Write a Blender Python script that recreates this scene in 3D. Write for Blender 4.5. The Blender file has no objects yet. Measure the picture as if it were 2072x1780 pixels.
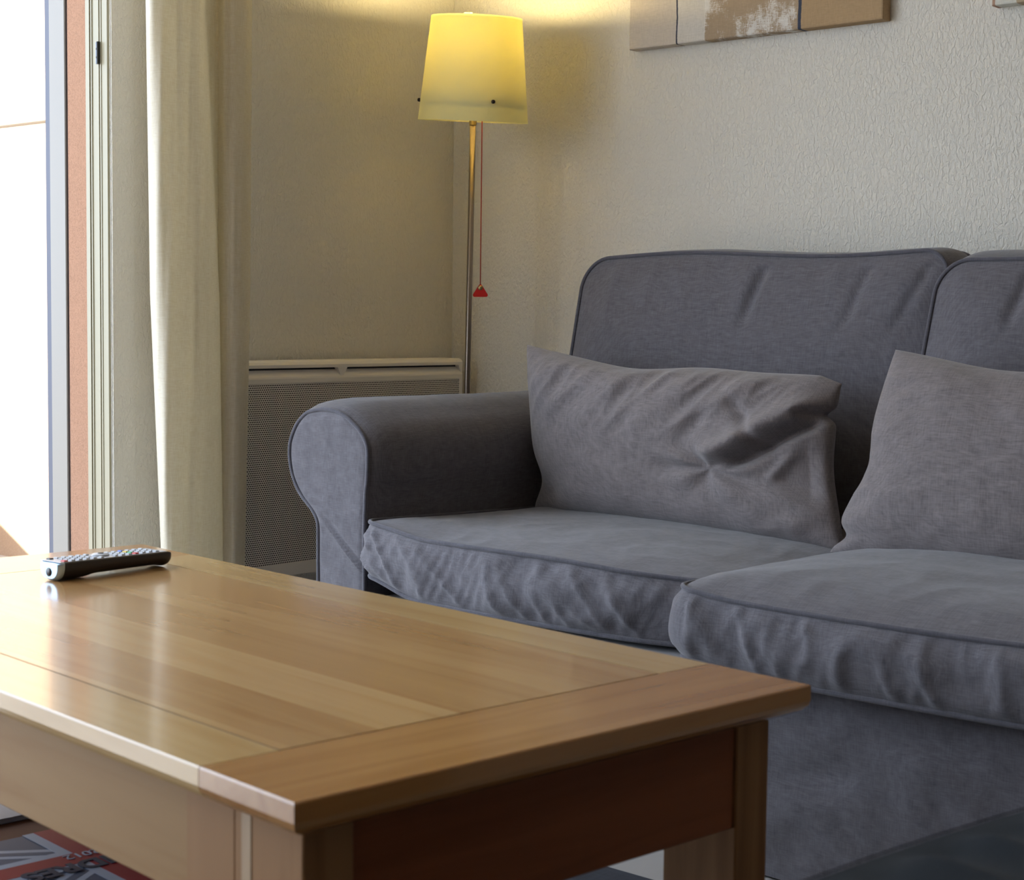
import bpy, math, random
import numpy as np
from mathutils import Matrix, Vector, noise as mn

random.seed(7)
R_ = math.radians
sc = bpy.context.scene
col = sc.collection

# ------------------------------------------------------------------ camera
FPX, PX0, PY0 = 3349.9, 1036.0, 890.0
YAW, PITCH, ROLL = R_(48.979), R_(4.208), R_(-0.683)
CAM = np.array([0.0, 0.0, 0.86])
_f = np.array([-math.cos(YAW)*math.cos(PITCH), math.sin(YAW)*math.cos(PITCH), -math.sin(PITCH)])
_r = np.array([math.sin(YAW), math.cos(YAW), 0.0]); _u = np.cross(_r, _f)
_r2 = _r*math.cos(ROLL) - _u*math.sin(ROLL); _u2 = np.cross(_r2, _f)
cd = bpy.data.cameras.new('camera'); cam = bpy.data.objects.new('camera', cd); col.objects.link(cam)
cam.matrix_world = Matrix(((_r2[0], _u2[0], -_f[0], CAM[0]), (_r2[1], _u2[1], -_f[1], CAM[1]),
                           (_r2[2], _u2[2], -_f[2], CAM[2]), (0, 0, 0, 1)))
cd.sensor_width = 36.0; cd.sensor_fit = 'HORIZONTAL'; cd.lens = FPX/2072*36
cd.clip_start = 0.05
cd.dof.use_dof = True; cd.dof.focus_distance = 3.3; cd.dof.aperture_fstop = 11
sc.camera = cam

def at(px, py, ax, val):
    """point where the photograph's pixel meets the plane axis = val (used to measure the room)"""
    d = _r2*((px-PX0)/FPX) - _u2*((py-PY0)/FPX) + _f
    return CAM + d*((val-CAM[ax])/d[ax])

# ------------------------------------------------------------------ light
w = bpy.data.worlds.new('daylight'); sc.world = w; w.use_nodes = True
bg = w.node_tree.nodes['Background']; bg.inputs[0].default_value = (0.72, 0.84, 1.0, 1); bg.inputs[1].default_value = 4.4
sl = bpy.data.lights.new('sun', 'SUN'); sl.energy = 12; sl.angle = R_(0.6); sl.color = (1.0, 0.95, 0.86)
sun = bpy.data.objects.new('sun', sl); col.objects.link(sun)
sun.rotation_euler = Vector((-0.25, 1.0, -1.0)).to_track_quat('-Z', 'Y').to_euler()
vs = sc.view_settings
sc.display_settings.display_device = 'sRGB'
vs.view_transform = 'Standard'; vs.look = 'None'; vs.exposure = 0.62; vs.gamma = 1.0; vs.use_curve_mapping = False
sc.cycles.max_bounces = 10; sc.cycles.diffuse_bounces = 7

YW = 3.12                                  # sofa wall
XW = at(917, 400, 1, YW)[0]                # radiator wall
YJ = at(225, 600, 0, XW)[1]                # door jamb
DOOR0, DOORZ = -0.9, 2.18
pl = bpy.data.lights.new('door_portal', 'AREA'); pl.shape = 'RECTANGLE'
pl.size = DOORZ; pl.size_y = YJ-DOOR0; pl.cycles.is_portal = True
po = bpy.data.objects.new('door_portal', pl); col.objects.link(po)
po.location = (XW-0.10, (YJ+DOOR0)/2, DOORZ/2); po.rotation_euler = (0, R_(-90), 0)
pl2 = bpy.data.lights.new('window_portal', 'AREA'); pl2.shape = 'RECTANGLE'; pl2.size = .9; pl2.size_y = 1.15; pl2.cycles.is_portal = True
po2 = bpy.data.objects.new('window_portal', pl2); col.objects.link(po2)
po2.location = (-2.50, -1.56, 1.57); po2.rotation_euler = (R_(90), 0, 0)

# ------------------------------------------------------------------ materials
def mat(name, base=(.5, .5, .5), rough=.6, metal=0.0, spec=.5, **kw):
    m = bpy.data.materials.new(name); m.use_nodes = True
    b = m.node_tree.nodes['Principled BSDF']
    b.inputs['Base Color'].default_value = (*base, 1); b.inputs['Roughness'].default_value = rough
    b.inputs['Metallic'].default_value = metal; b.inputs['Specular IOR Level'].default_value = spec
    for k, v in kw.items(): b.inputs[k].default_value = v
    return m
def nd(m, t, **kw):
    n = m.node_tree.nodes.new(t)
    for k, v in kw.items(): setattr(n, k, v)
    return n
def lk(m, a, b): m.node_tree.links.new(a, b)
def bsdf(m): return m.node_tree.nodes['Principled BSDF']
def coords(m, scale=(1, 1, 1), rot=(0, 0, 0)):
    tc = nd(m, 'ShaderNodeTexCoord'); mp = nd(m, 'ShaderNodeMapping')
    mp.inputs['Scale'].default_value = scale; mp.inputs['Rotation'].default_value = rot
    lk(m, tc.outputs['Object'], mp.inputs['Vector']); return mp.outputs['Vector']
def noise_tex(m, vec, scale, detail=3, rough=.5, dist=0):
    n = nd(m, 'ShaderNodeTexNoise'); n.inputs['Scale'].default_value = scale; n.inputs['Detail'].default_value = detail
    n.inputs['Roughness'].default_value = rough; n.inputs['Distortion'].default_value = dist
    lk(m, vec, n.inputs['Vector']); return n.outputs['Fac']
def ramp(m, fac, stops):
    r = nd(m, 'ShaderNodeValToRGB'); e = r.color_ramp.elements
    while len(e) < len(stops): e.new(.5)
    for i, (p, c) in enumerate(stops):
        e[i].position = p; e[i].color = (*c, 1) if len(c) == 3 else c
    lk(m, fac, r.inputs[0]); return r.outputs[0]
def math_(m, op, a, b=None, c=None):
    n = nd(m, 'ShaderNodeMath', operation=op)
    for i, x in enumerate((a, b, c)):
        if x is None: continue
        if isinstance(x, (int, float)): n.inputs[i].default_value = x
        else: lk(m, x, n.inputs[i])
    return n.outputs[0]
def mixc(m, fac, a, b, mode='MIX'):
    n = nd(m, 'ShaderNodeMix', data_type='RGBA', blend_type=mode)
    for s, x in ((n.inputs[0], fac), (n.inputs[6], a), (n.inputs[7], b)):
        if isinstance(x, (int, float)): s.default_value = x
        elif isinstance(x, tuple): s.default_value = (*x, 1)
        else: lk(m, x, s)
    return n.outputs[2]
def bump(m, h, strength=.3, dist=.001):
    b = nd(m, 'ShaderNodeBump'); b.inputs['Strength'].default_value = strength; b.inputs['Distance'].default_value = dist
    lk(m, h, b.inputs['Height']); lk(m, b.outputs[0], bsdf(m).inputs['Normal']); return b

def wall_paint(name, base, dist=.0016, scale=150):
    m = mat(name, base, .85, spec=.25)
    v = coords(m, (1, 1, .55))
    n = noise_tex(m, v, scale, 3, .55, .6)
    r = ramp(m, n, [(.40, (0, 0, 0)), (.60, (1, 1, 1))])
    bump(m, r, .8, dist); return m
def stucco(name, base):
    m = mat(name, base, .95, spec=.1)
    v = coords(m); n = noise_tex(m, v, 330, 4, .7)
    lk(m, ramp(m, n, [(.30, tuple(x*.72 for x in base)), (.55, base), (.8, tuple(min(1, x*1.12) for x in base))]), bsdf(m).inputs['Base Color'])
    bump(m, n, .7, .002); return m
def fabric(name, base, var=.28, scale=1.0, sheen=.25):
    m = mat(name, base, .92, spec=.15)
    bsdf(m).inputs['Sheen Weight'].default_value = sheen; bsdf(m).inputs['Sheen Roughness'].default_value = .5
    # slubby woven yarns: noises stretched along each of the three axes
    ys = []
    for s in ((760, 45, 45), (45, 760, 45), (45, 45, 760)):
        ys.append(noise_tex(m, coords(m, tuple(x*scale for x in s)), 1.0, 2, .6))
    a = math_(m, 'ADD', ys[0], ys[2]); b = math_(m, 'ADD', ys[1], a); t = math_(m, 'MULTIPLY', b, .333)
    big = noise_tex(m, coords(m), 9, 3)
    tt = math_(m, 'ADD', math_(m, 'MULTIPLY', t, .93), math_(m, 'MULTIPLY', big, .07))
    lo = tuple(x*(1-var) for x in base); hi = tuple(x*(1+var*1.3) for x in base)
    lk(m, ramp(m, tt, [(.36, lo), (.64, hi)]), bsdf(m).inputs['Base Color'])
    bump(m, t, .5, .0012); return m
def wood(name, base, axis=0, planks=0.0, gloss=.16, dark=.72, offs=0.0, coat=.0):
    m = mat(name, base, gloss, spec=.5)
    s = [26, 26, 26]; s[axis] = 1.7
    mp = coords(m, tuple(s))
    base_in = base
    tc = nd(m, 'ShaderNodeTexCoord')
    ad = nd(m, 'ShaderNodeVectorMath', operation='ADD'); lk(m, mp, ad.inputs[0]); ad.inputs[1].default_value = (offs*7.3, offs*3.1, offs*5.7)
    vec = ad.outputs[0]
    colr = None
    if planks:
        sep = nd(m, 'ShaderNodeSeparateXYZ'); lk(m, tc.outputs['Object'], sep.inputs[0])
        k = math_(m, 'FLOOR', math_(m, 'ADD', math_(m, 'DIVIDE', sep.outputs[1], planks), 20.37))
        wn = nd(m, 'ShaderNodeTexWhiteNoise', noise_dimensions='1D'); lk(m, k, wn.inputs['W'])
        colr = ramp(m, wn.outputs['Value'], [(.0, tuple(x*c for x, c in zip(base, (.88, .82, .76)))), (.55, base), (1, tuple(x*c for x, c in zip(base, (1.1, 1.14, 1.18))))])
        cb = nd(m, 'ShaderNodeCombineXYZ'); lk(m, math_(m, 'MULTIPLY', wn.outputs['Value'], 30), cb.inputs[0])
        a2 = nd(m, 'ShaderNodeVectorMath', operation='ADD'); lk(m, vec, a2.inputs[0]); lk(m, cb.outputs[0], a2.inputs[1]); vec = a2.outputs[0]
    g = noise_tex(m, vec, 1.0, 6, .55, .8)
    g2 = noise_tex(m, coords(m, tuple(x*.18 for x in s)), 1.0, 3, .5, 1.5)
    f = math_(m, 'ADD', math_(m, 'MULTIPLY', g, .6), math_(m, 'MULTIPLY', g2, .4))
    t = ramp(m, f, [(.33, (dark, dark*.88, dark*.74)), (.52, (1, 1, 1)), (.68, (1.06, 1.08, 1.1))])
    out = mixc(m, 1.0, colr if colr else base_in, t, 'MULTIPLY')
    lk(m, out, bsdf(m).inputs['Base Color'])
    if coat: bsdf(m).inputs['Coat Weight'].default_value = coat; bsdf(m).inputs['Coat Roughness'].default_value = .10
    bump(m, g, .05, .0005); return m

M = {}
M['wall'] = wall_paint('cream_wall_paint', (.69, .665, .60))
M['ceiling'] = mat('timber_ceiling', (.82, .77, .66), .8)
M['beige_wall'] = mat('beige_wall_paint', (.75, .67, .53), .8)
M['warm_wall'] = mat('brown_wall_panelling', (.12, .07, .04), .8)
M['render'] = stucco('terracotta_render', (.36, .205, .135))
M['pale_render'] = stucco('sand_render', (.50, .37, .26))
M['frame'] = mat('pale_lacquered_frame', (.27, .24, .155), .35)
M['shutter'] = mat('grey_shutter', (.20, .18, .155), .4)
M['gasket'] = mat('gasket_rubber', (.05, .055, .09), .5)
M['hinge'] = mat('hinge_steel', (.13, .15, .19), .45, .6)
M['dark'] = mat('shadow_gap', (.02, .02, .02), .8)
M['radiator'] = mat('radiator_enamel', (.74, .70, .63), .45)
M['sofa'] = fabric('grey_sofa_linen', (.112, .106, .120), sheen=.25)
M['pillow'] = fabric('taupe_grey_cushion_cloth', (.172, .152, .154), sheen=.28)
M['piping'] = fabric('dark_piping_cloth', (.085, .082, .098))
M['stool'] = fabric('charcoal_velvet', (.011, .015, .020), .15, 1, .04); bsdf(M['stool']).inputs['Specular IOR Level'].default_value = .05
WB = (.47, .285, .125)
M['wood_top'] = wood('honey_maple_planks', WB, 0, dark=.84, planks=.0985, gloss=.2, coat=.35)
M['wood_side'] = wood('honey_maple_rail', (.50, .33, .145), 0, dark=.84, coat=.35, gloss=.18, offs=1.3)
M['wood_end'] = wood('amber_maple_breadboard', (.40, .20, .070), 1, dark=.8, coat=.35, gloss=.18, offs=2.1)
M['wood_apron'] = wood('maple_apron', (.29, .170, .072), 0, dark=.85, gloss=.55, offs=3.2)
M['wood_apron_y'] = wood('shaded_end_apron', (.22, .070, .025), 1, gloss=.5, offs=4.2)  # shade of the table end is put into this darker, redder colour
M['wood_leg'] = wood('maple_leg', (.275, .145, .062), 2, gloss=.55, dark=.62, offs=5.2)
M['wood_light'] = wood('pale_inlay', (.40, .28, .17), 2, gloss=.32, offs=6.2)
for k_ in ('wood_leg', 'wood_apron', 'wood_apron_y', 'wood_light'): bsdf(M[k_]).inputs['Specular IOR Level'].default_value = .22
M['wood_shelf'] = wood('dark_shelf_wood', (.10, .038, .018), 1, gloss=.7, offs=7.2)
bsdf(M['wood_shelf']).inputs['Specular IOR Level'].default_value = .12
M['steel'] = mat('brushed_pole_steel', (.26, .215, .175), .32, 1.0)
M['brass'] = mat('dull_brass', (.36, .27, .12), .4, .8)
M['black'] = mat('black_plastic', (.012, .011, .014), .35)
M['silver'] = mat('silver_plastic', (.45, .6, .75), .28, .7)
M['button_grey'] = mat('grey_button', (.42, .44, .47), .45)
M['button_red'] = mat('red_button', (.6, .05, .04), .45)
M['button_green'] = mat('green_button', (.05, .4, .2), .45)
M['button_yellow'] = mat('yellow_button', (.7, .5, .05), .45)
M['button_blue'] = mat('blue_button', (.06, .15, .6), .45)
M['red'] = mat('red_plastic', (.50, .012, .008), .4)
M['cord'] = mat('red_cord', (.40, .05, .03), .8)
M['screw'] = mat('dark_screw', (.03, .02, .015), .4, .6)
M['flag_navy'] = mat('print_slate_blue', (.06, .08, .13), .6, spec=.2)
M['flag_red'] = mat('print_red', (.22, .012, .02), .6, spec=.2)
M['flag_white'] = mat('print_grey_white', (.30, .34, .43), .6, spec=.2)
M['ink'] = mat('ink_navy', (.008, .018, .05), .6, spec=.2)
M['paper'] = mat('magazine_cover_grey', (.17, .19, .23), .55, spec=.25)
M['rug'] = fabric('dark_rug_pile', (.02, .022, .032), .3, .4, .1)

def tile_mat(name, base, s=.333):
    m = mat(name, base, .3)
    br = nd(m, 'ShaderNodeTexBrick'); br.offset = 0; br.inputs['Scale'].default_value = 1
    br.inputs['Brick Width'].default_value = s; br.inputs['Row Height'].default_value = s
    br.inputs['Mortar Size'].default_value = .003; br.inputs['Mortar Smooth'].default_value = .2
    br.inputs['Color1'].default_value = (*base, 1); br.inputs['Color2'].default_value = (*[x*.93 for x in base], 1)
    br.inputs['Mortar'].default_value = (.25, .22, .2, 1)
    lk(m, coords(m), br.inputs['Vector'])
    n = noise_tex(m, coords(m), 14, 4)
    lk(m, mixc(m, .25, br.outputs[0], ramp(m, n, [(.3, tuple(x*.8 for x in base)), (.7, base)])), bsdf(m).inputs['Base Color'])
    return m
M['tile'] = tile_mat('pale_floor_tile', (.44, .42, .40))
M['paving'] = tile_mat('terrace_paving', (.42, .37, .31), .4)

def grille_mat():
    m = mat('perforated_enamel', (.60, .56, .50), .5)
    tc = nd(m, 'ShaderNodeTexCoord'); sp = nd(m, 'ShaderNodeSeparateXYZ'); lk(m, tc.outputs['Object'], sp.inputs[0])
    P = .00545; Q = P*.866
    y = math_(m, 'DIVIDE', sp.outputs[1], P); z = math_(m, 'DIVIDE', sp.outputs[2], Q)
    row = math_(m, 'FLOOR', z); odd = math_(m, 'MULTIPLY', math_(m, 'FLOORED_MODULO', row, 2), .5)
    fy = math_(m, 'SUBTRACT', math_(m, 'FRACT', math_(m, 'ADD', y, odd)), .5)
    fz = math_(m, 'MULTIPLY', math_(m, 'SUBTRACT', math_(m, 'FRACT', z), .5), .866)
    d = math_(m, 'SQRT', math_(m, 'ADD', math_(m, 'MULTIPLY', fy, fy), math_(m, 'MULTIPLY', fz, fz)))
    hole = math_(m, 'LESS_THAN', d, .315)
    lk(m, mixc(m, hole, (.74, .70, .64), (.006, .005, .005)), bsdf(m).inputs['Base Color'])
    lk(m, math_(m, 'MULTIPLY', math_(m, 'SUBTRACT', 1.0, hole), .4), bsdf(m).inputs['Specular IOR Level'])
    return m
M['grille'] = grille_mat()

def shade_mat(name, colr, tr=.6):
    m = bpy.data.materials.new(name); m.use_nodes = True; nt = m.node_tree; nt.nodes.clear()
    o = nt.nodes.new('ShaderNodeOutputMaterial'); d = nt.nodes.new('ShaderNodeBsdfDiffuse'); t = nt.nodes.new('ShaderNodeBsdfTranslucent')
    x = nt.nodes.new('ShaderNodeMixShader'); x.inputs[0].default_value = tr
    d.inputs[0].default_value = (*colr, 1); t.inputs[0].default_value = (*colr, 1)
    nt.links.new(d.outputs[0], x.inputs[1]); nt.links.new(t.outputs[0], x.inputs[2]); nt.links.new(x.outputs[0], o.inputs[0])
    return m
M['shade'] = shade_mat('yellow_shade_plastic', (.82, .80, .50), .42)
M['liner'] = shade_mat('inner_shade_plastic', (.86, .82, .66), .6)

def curtain_mat():
    m = bpy.data.materials.new('cream_satin_linen'); m.use_nodes = True; nt = m.node_tree
    b = bsdf(m); b.inputs['Base Color'].default_value = (.82, .78, .68, 1); b.inputs['Roughness'].default_value = .42
    b.inputs['Sheen Weight'].default_value = .3; b.inputs['Specular IOR Level'].default_value = .6
    b.inputs['Anisotropic'].default_value = .6
    n1 = noise_tex(m, coords(m, (1100, 1100, 60)), 1, 2); n2 = noise_tex(m, coords(m, (60, 60, 1100)), 1, 2)
    s = math_(m, 'ADD', math_(m, 'MULTIPLY', n1, .5), math_(m, 'MULTIPLY', n2, .5))
    c = ramp(m, s, [(.36, (.82, .77, .65)), (.6, (.93, .90, .81))]); lk(m, c, b.inputs['Base Color']); bump(m, s, .35, .0006)
    t = nt.nodes.new('ShaderNodeBsdfTranslucent'); lk(m, c, t.inputs[0])
    x = nt.nodes.new('ShaderNodeMixShader'); x.inputs[0].default_value = .6
    lk(m, b.outputs[0], x.inputs[1]); lk(m, t.outputs[0], x.inputs[2]); lk(m, x.outputs[0], nt.nodes['Material Output'].inputs[0])
    return m
M['curtain'] = curtain_mat()

def canvas_mat(name, x0, stripes, scratch):
    """vertical painted bands on canvas; x measured from the canvas's left edge"""
    m = mat(name, (.5, .4, .3), .8, spec=.2)
    tc = nd(m, 'ShaderNodeTexCoord'); sp = nd(m, 'ShaderNodeSeparateXYZ'); lk(m, tc.outputs['Object'], sp.inputs[0])
    jit = math_(m, 'MULTIPLY', math_(m, 'SUBTRACT', noise_tex(m, coords(m), 22, 5, .7), .5), .006)
    xx = math_(m, 'ADD', math_(m, 'SUBTRACT', sp.outputs[0], x0), jit)
    r = nd(m, 'ShaderNodeValToRGB'); r.color_ramp.interpolation = 'CONSTANT'; e = r.color_ramp.elements
    while len(e) < len(stripes): e.new(.5)
    for i, (p, c) in enumerate(stripes): e[i].position = p; e[i].color = (*c, 1)
    lk(m, xx, r.inputs[0])
    base = r.outputs[0]
    a, b2 = scratch
    inside = math_(m, 'MULTIPLY', math_(m, 'GREATER_THAN', xx, a), math_(m, 'LESS_THAN', xx, b2))
    big = noise_tex(m, coords(m, (1, 1, .7)), 14, 4, .6)
    fine1 = noise_tex(m, coords(m, (60, 60, 900)), 1, 3, .7); fine2 = noise_tex(m, coords(m, (900, 60, 60)), 1, 3, .7)
    sc_ = math_(m, 'MAXIMUM', fine1, fine2)
    grad = math_(m, 'MULTIPLY', math_(m, 'SUBTRACT', b2, xx), .55)
    msk = math_(m, 'GREATER_THAN', math_(m, 'ADD', math_(m, 'ADD', math_(m, 'MULTIPLY', big, .9), grad), math_(m, 'MULTIPLY', sc_, .75)), .98)
    c1 = mixc(m, math_(m, 'MULTIPLY', inside, msk), base, (.66, .64, .60))
    weave = math_(m, 'ADD', noise_tex(m, coords(m, (1500, 80, 80)), 1, 2), noise_tex(m, coords(m, (80, 80, 1500)), 1, 2))
    tone = ramp(m, math_(m, 'MULTIPLY', weave, .5), [(.35, (.86, .86, .86)), (.65, (1.1, 1.1, 1.1))])
    lk(m, mixc(m, 1.0, c1, tone, 'MULTIPLY'), bsdf(m).inputs['Base Color'])
    bump(m, weave, .3, .0006)
    return m

# ------------------------------------------------------------------ object helpers
INV = {}
def mesh_obj(name, verts, faces, m, parent=None, smooth=True, angle=None):
    V = np.asarray(verts, float)
    if parent is not None and parent.name in INV:
        iv = INV[parent.name]; V = V @ iv[:3, :3].T + iv[:3, 3]
    me = bpy.data.meshes.new(name); me.from_pydata([tuple(v) for v in V], [], [tuple(int(i) for i in f) for f in faces]); me.update()
    if smooth:
        me.polygons.foreach_set('use_smooth', [True]*len(me.polygons))
        if angle: me.set_sharp_from_angle(angle=R_(angle))
    o = bpy.data.objects.new(name, me); col.objects.link(o); me.materials.append(m)
    if parent is not None:
        o.parent = parent
        if parent.name in INV: INV[o.name] = INV[parent.name]
    return o
def tag(o, label=None, cat=None, group=None, kind=None):
    for k, v in (('label', label), ('category', cat), ('group', group), ('kind', kind)):
        if v: o[k] = v
    return o
def empty(name, loc, rz=0.0):
    o = bpy.data.objects.new(name, None); col.objects.link(o); o.location = loc; o.rotation_euler = (0, 0, rz)
    o.empty_display_size = .05
    Mx = np.array(Matrix.Translation(loc) @ Matrix.Rotation(rz, 4, 'Z')); INV[o.name] = np.linalg.inv(Mx); return o

def boxes(bs, chamfer=0.0):
    V, F = [], []
    for (x0, x1, y0, y1, z0, z1) in bs:
        rings = [(z0, chamfer), (z0+chamfer, 0), (z1-chamfer, 0), (z1, chamfer)] if chamfer else [(z0, 0), (z1, 0)]
        b = len(V)
        for z, i in rings:
            if chamfer:
                c = chamfer
                V += [(x0+i+c*(i == 0), y0+i, z), (x1-i-c*(i == 0), y0+i, z), (x1-i, y0+i+c*(i == 0), z), (x1-i, y1-i-c*(i == 0), z),
                      (x1-i-c*(i == 0), y1-i, z), (x0+i+c*(i == 0), y1-i, z), (x0+i, y1-i-c*(i == 0), z), (x0+i, y0+i+c*(i == 0), z)]
            else: V += [(x0, y0, z), (x1, y0, z), (x1, y1, z), (x0, y1, z)]
        n = 8 if chamfer else 4
        for k in range(len(rings)-1):
            for j in range(n):
                a = b+k*n+j; c2 = b+k*n+(j+1) % n; F.append((a, c2, c2+n, a+n))
        F.append(tuple(range(b+n-1, b-1, -1))); t = b+(len(rings)-1)*n; F.append(tuple(range(t, t+n)))
    return V, F
def box(name, b, m, parent=None, chamfer=0.0):
    V, F = boxes([b] if not isinstance(b[0], (tuple, list)) else b, chamfer)
    return mesh_obj(name, V, F, m, parent, smooth=False)
def grid_faces(nu, nv, closed_u=False, off=0, flip=False):
    F = []
    for i in range(nv-1):
        for j in range(nu if closed_u else nu-1):
            a = off+i*nu+j; b = off+i*nu+(j+1) % nu
            f = (a, b, b+nu, a+nu); F.append(f[::-1] if flip else f)
    return F
def tube(P, r, n=8, closed=False, caps=True):
    P = np.asarray(P, float); N = len(P)
    T = np.roll(P, -1, 0)-np.roll(P, 1, 0) if closed else np.gradient(P, axis=0)
    T /= np.linalg.norm(T, axis=1)[:, None]+1e-12
    up = np.array([0, 0, 1.0]) if abs(T[0, 2]) < .9 else np.array([1.0, 0, 0])
    nrm = np.cross(T[0], up); nrm /= np.linalg.norm(nrm)
    rr = np.broadcast_to(r, (N,)); V = []
    for i in range(N):
        nrm = nrm - T[i]*(nrm@T[i]); nrm /= np.linalg.norm(nrm)+1e-12; b = np.cross(T[i], nrm)
        for k in range(n):
            a = 2*math.pi*k/n; V.append(P[i]+rr[i]*(math.cos(a)*nrm+math.sin(a)*b))
    F = grid_faces(n, N, True)
    if closed:
        # the frame may have twisted by some steps: match the nearest start vertex
        last = np.array(V[-n:]); first = np.array(V[:n]); sh = min(range(n), key=lambda s: np.linalg.norm(np.roll(first, -s, 0)-last))
        for k in range(n):
            a = (N-1)*n+k; b = (N-1)*n+(k+1) % n; F.append((a, b, (k+1+sh) % n, (k+sh) % n))
    elif caps: F.append(tuple(range(n-1, -1, -1))); F.append(tuple(range((N-1)*n, N*n)))
    return V, F
def lathe(prof, n=32, origin=(0, 0, 0), axis=(0, 0, 1)):
    ax = Vector(axis).normalized(); q = Vector((0, 0, 1)).rotation_difference(ax).to_matrix(); q = np.array(q); o = np.array(origin)
    V = []
    for r, z in prof:
        for k in range(n):
            a = 2*math.pi*k/n; V.append(o+q@np.array([r*math.cos(a), r*math.sin(a), z]))
    F = grid_faces(n, len(prof), True)
    if prof[0][0] > 1e-6: F.append(tuple(range(n-1, -1, -1)))
    if prof[-1][0] > 1e-6: F.append(tuple(range((len(prof)-1)*n, len(prof)*n)))
    return V, F
def merge(*VF):
    V, F = [], []
    for v, f in VF:
        b = len(V); V += [tuple(p) for p in v]; F += [tuple(i+b for i in g) for g in f]
    return V, F
def NZ(x, y, z=0.0): return mn.noise(Vector((x, y, z)))
def ridge(x, y, z=0.0): return 1-2*abs(mn.noise(Vector((x, y, z))))
def sstep(a, b, x):
    t = np.clip((x-a)/(b-a), 0, 1); return t*t*(3-2*t)

# ------------------------------------------------------------------ the setting
RX1, RY0, RZ1 = 4.0, -1.5, 2.55
WX0, WX1, WZ0, WZ1 = -2.95, -2.05, 1.0, 2.15      # glazed opening behind the photographer
XO = at(180, 600, 1, YJ)[0]           # outer face of the door frame
XE = at(140, 600, 1, YJ)[0]           # outer face of the exterior wall
wl = box('wall_left', [(XO, XW, YJ, YW+.2, 0, RZ1), (XO, XW, RY0, DOOR0, 0, RZ1), (XO, XW, DOOR0, YJ, DOORZ, RZ1)], M['wall'])
wb = box('wall_back', (XW, RX1, YW, YW+.2, 0, RZ1), M['wall'])
wr = box('wall_right', (RX1, RX1+.15, RY0-.15, YW+.2, 0, RZ1), M['beige_wall'])
wf = box('wall_front', [(XO, WX0, RY0-.15, RY0, 0, RZ1), (WX1, RX1, RY0-.15, RY0, 0, RZ1), (WX0, WX1, RY0-.15, RY0, 0, WZ0), (WX0, WX1, RY0-.15, RY0, WZ1, RZ1)], M['warm_wall'])
wn = box('window_1', [(WX0, WX0+.05, RY0-.10, RY0-.04, WZ0, WZ1), (WX1-.05, WX1, RY0-.10, RY0-.04, WZ0, WZ1), ((WX0+WX1)/2-.03, (WX0+WX1)/2+.03, RY0-.10, RY0-.04, WZ0, WZ1), (WX0+.05, WX1-.05, RY0-.10, RY0-.04, WZ1-.05, WZ1), (WX0+.05, WX1-.05, RY0-.10, RY0-.04, WZ0, WZ0+.05)], M['frame']); tag(wn, kind='structure')
t2 = box('trim_2', (XW-.001, XW+.003, YJ+.002, at(269.5, 600, 0, XW)[1], 0, DOORZ), M['wall']); tag(t2, kind='structure')
fl = box('floor', (XO, RX1, RY0, YW, -.1, 0), M['tile'])
ce = box('ceiling', (XO, RX1, RY0, YW, RZ1, RZ1+.1), M['ceiling'])
tr = box('trim_1', [(XE, XO, YJ, 3.9, -.1, RZ1+.2), (XE, XO, RY0-.2, DOOR0, -.1, RZ1+.2), (XE, XO, DOOR0, YJ, DOORZ, RZ1+.2)], M['render'])
YE = at(30, 1117, 2, 0)[1]
gr = box('terrace_ground', (-14, XE, -9, YE, -.2, -.02), M['paving'])
zl = at(46, 251, 1, YE)[2]
ew = box('terrace_wall', [(-14, XE-.002, YE, YE+.2, -.2, zl-.004), (-14, XE-.002, YE+.002, YE+.2, zl-.004, zl+.004), (-14, XE-.002, YE, YE+.2, zl+.004, 3.4)], M['pale_render'])
t3 = tag(box('trim_3', (-14, XE-.003, YE-.003, YE+.001, zl-.0038, zl+.0038), mat('joint_strip', (.085, .06, .035), .8)), kind='structure')
# unseen raked block added to cast the tan triangle on the terrace wall
V = [(-9, 2.45, -.02), (-4.966, 2.45, -.02), (-4.966, 2.45, .634), (-5.60, 2.45, .945), (-9, 2.45, .945)]
V += [(x, 2.65, z) for x, _, z in V]
lw = mesh_obj('shade_caster', V, [(0, 1, 2, 3, 4), (9, 8, 7, 6, 5), (0, 5, 6, 1), (1, 6, 7, 2), (2, 7, 8, 3), (3, 8, 9, 4), (4, 9, 5, 0)], M['pale_render'], smooth=False)
for o in (wl, wb, wr, wf, fl, ce, tr, gr, ew, lw): tag(o, kind='structure')

# door frame seen in the jamb
door = tag(empty('door_1', (XO, YJ, 0)), kind='structure')
xs = lambda px: at(px, 600, 1, YJ)[0]
prof = [(xs(224), .0), (xs(222.5), -.003), (xs(212), -.003), (xs(211.5), -.0045), (xs(209.5), -.0045), (xs(209), -.001), (xs(207.5), -.001), (xs(207), -.0045),
        (xs(205), -.0045), (xs(204.5), -.002), (xs(193), -.002), (xs(192.5), -.004), (xs(190.5), -.004), (xs(190), .0), (xs(189), .0), (xs(188.5), -.005), (xs(181), -.005), (xs(181), .02), (xs(224), .02)]
V = [(x, YJ+d-.001, z) for z in (0, DOORZ) for x, d in prof]; n = len(prof)
F = [(i, (i+1) % n, n+(i+1) % n, n+i) for i in range(n)] + [tuple(range(n-1, -1, -1)), tuple(range(n, 2*n))]
mesh_obj('jamb', V, F, M['frame'], door, smooth=False)
box('lintel', (XO+.002, XW-.082, DOOR0, YJ, DOORZ-.05, DOORZ-.001), M['frame'], door)
zh0, zh1 = at(207, 130, 1, YJ)[2], at(207, 85, 1, YJ)[2]
h = box('hinge', (xs(208), xs(204.6), YJ-.009, YJ-.003, zh0, zh1), M['hinge'], door, .001)
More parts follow.
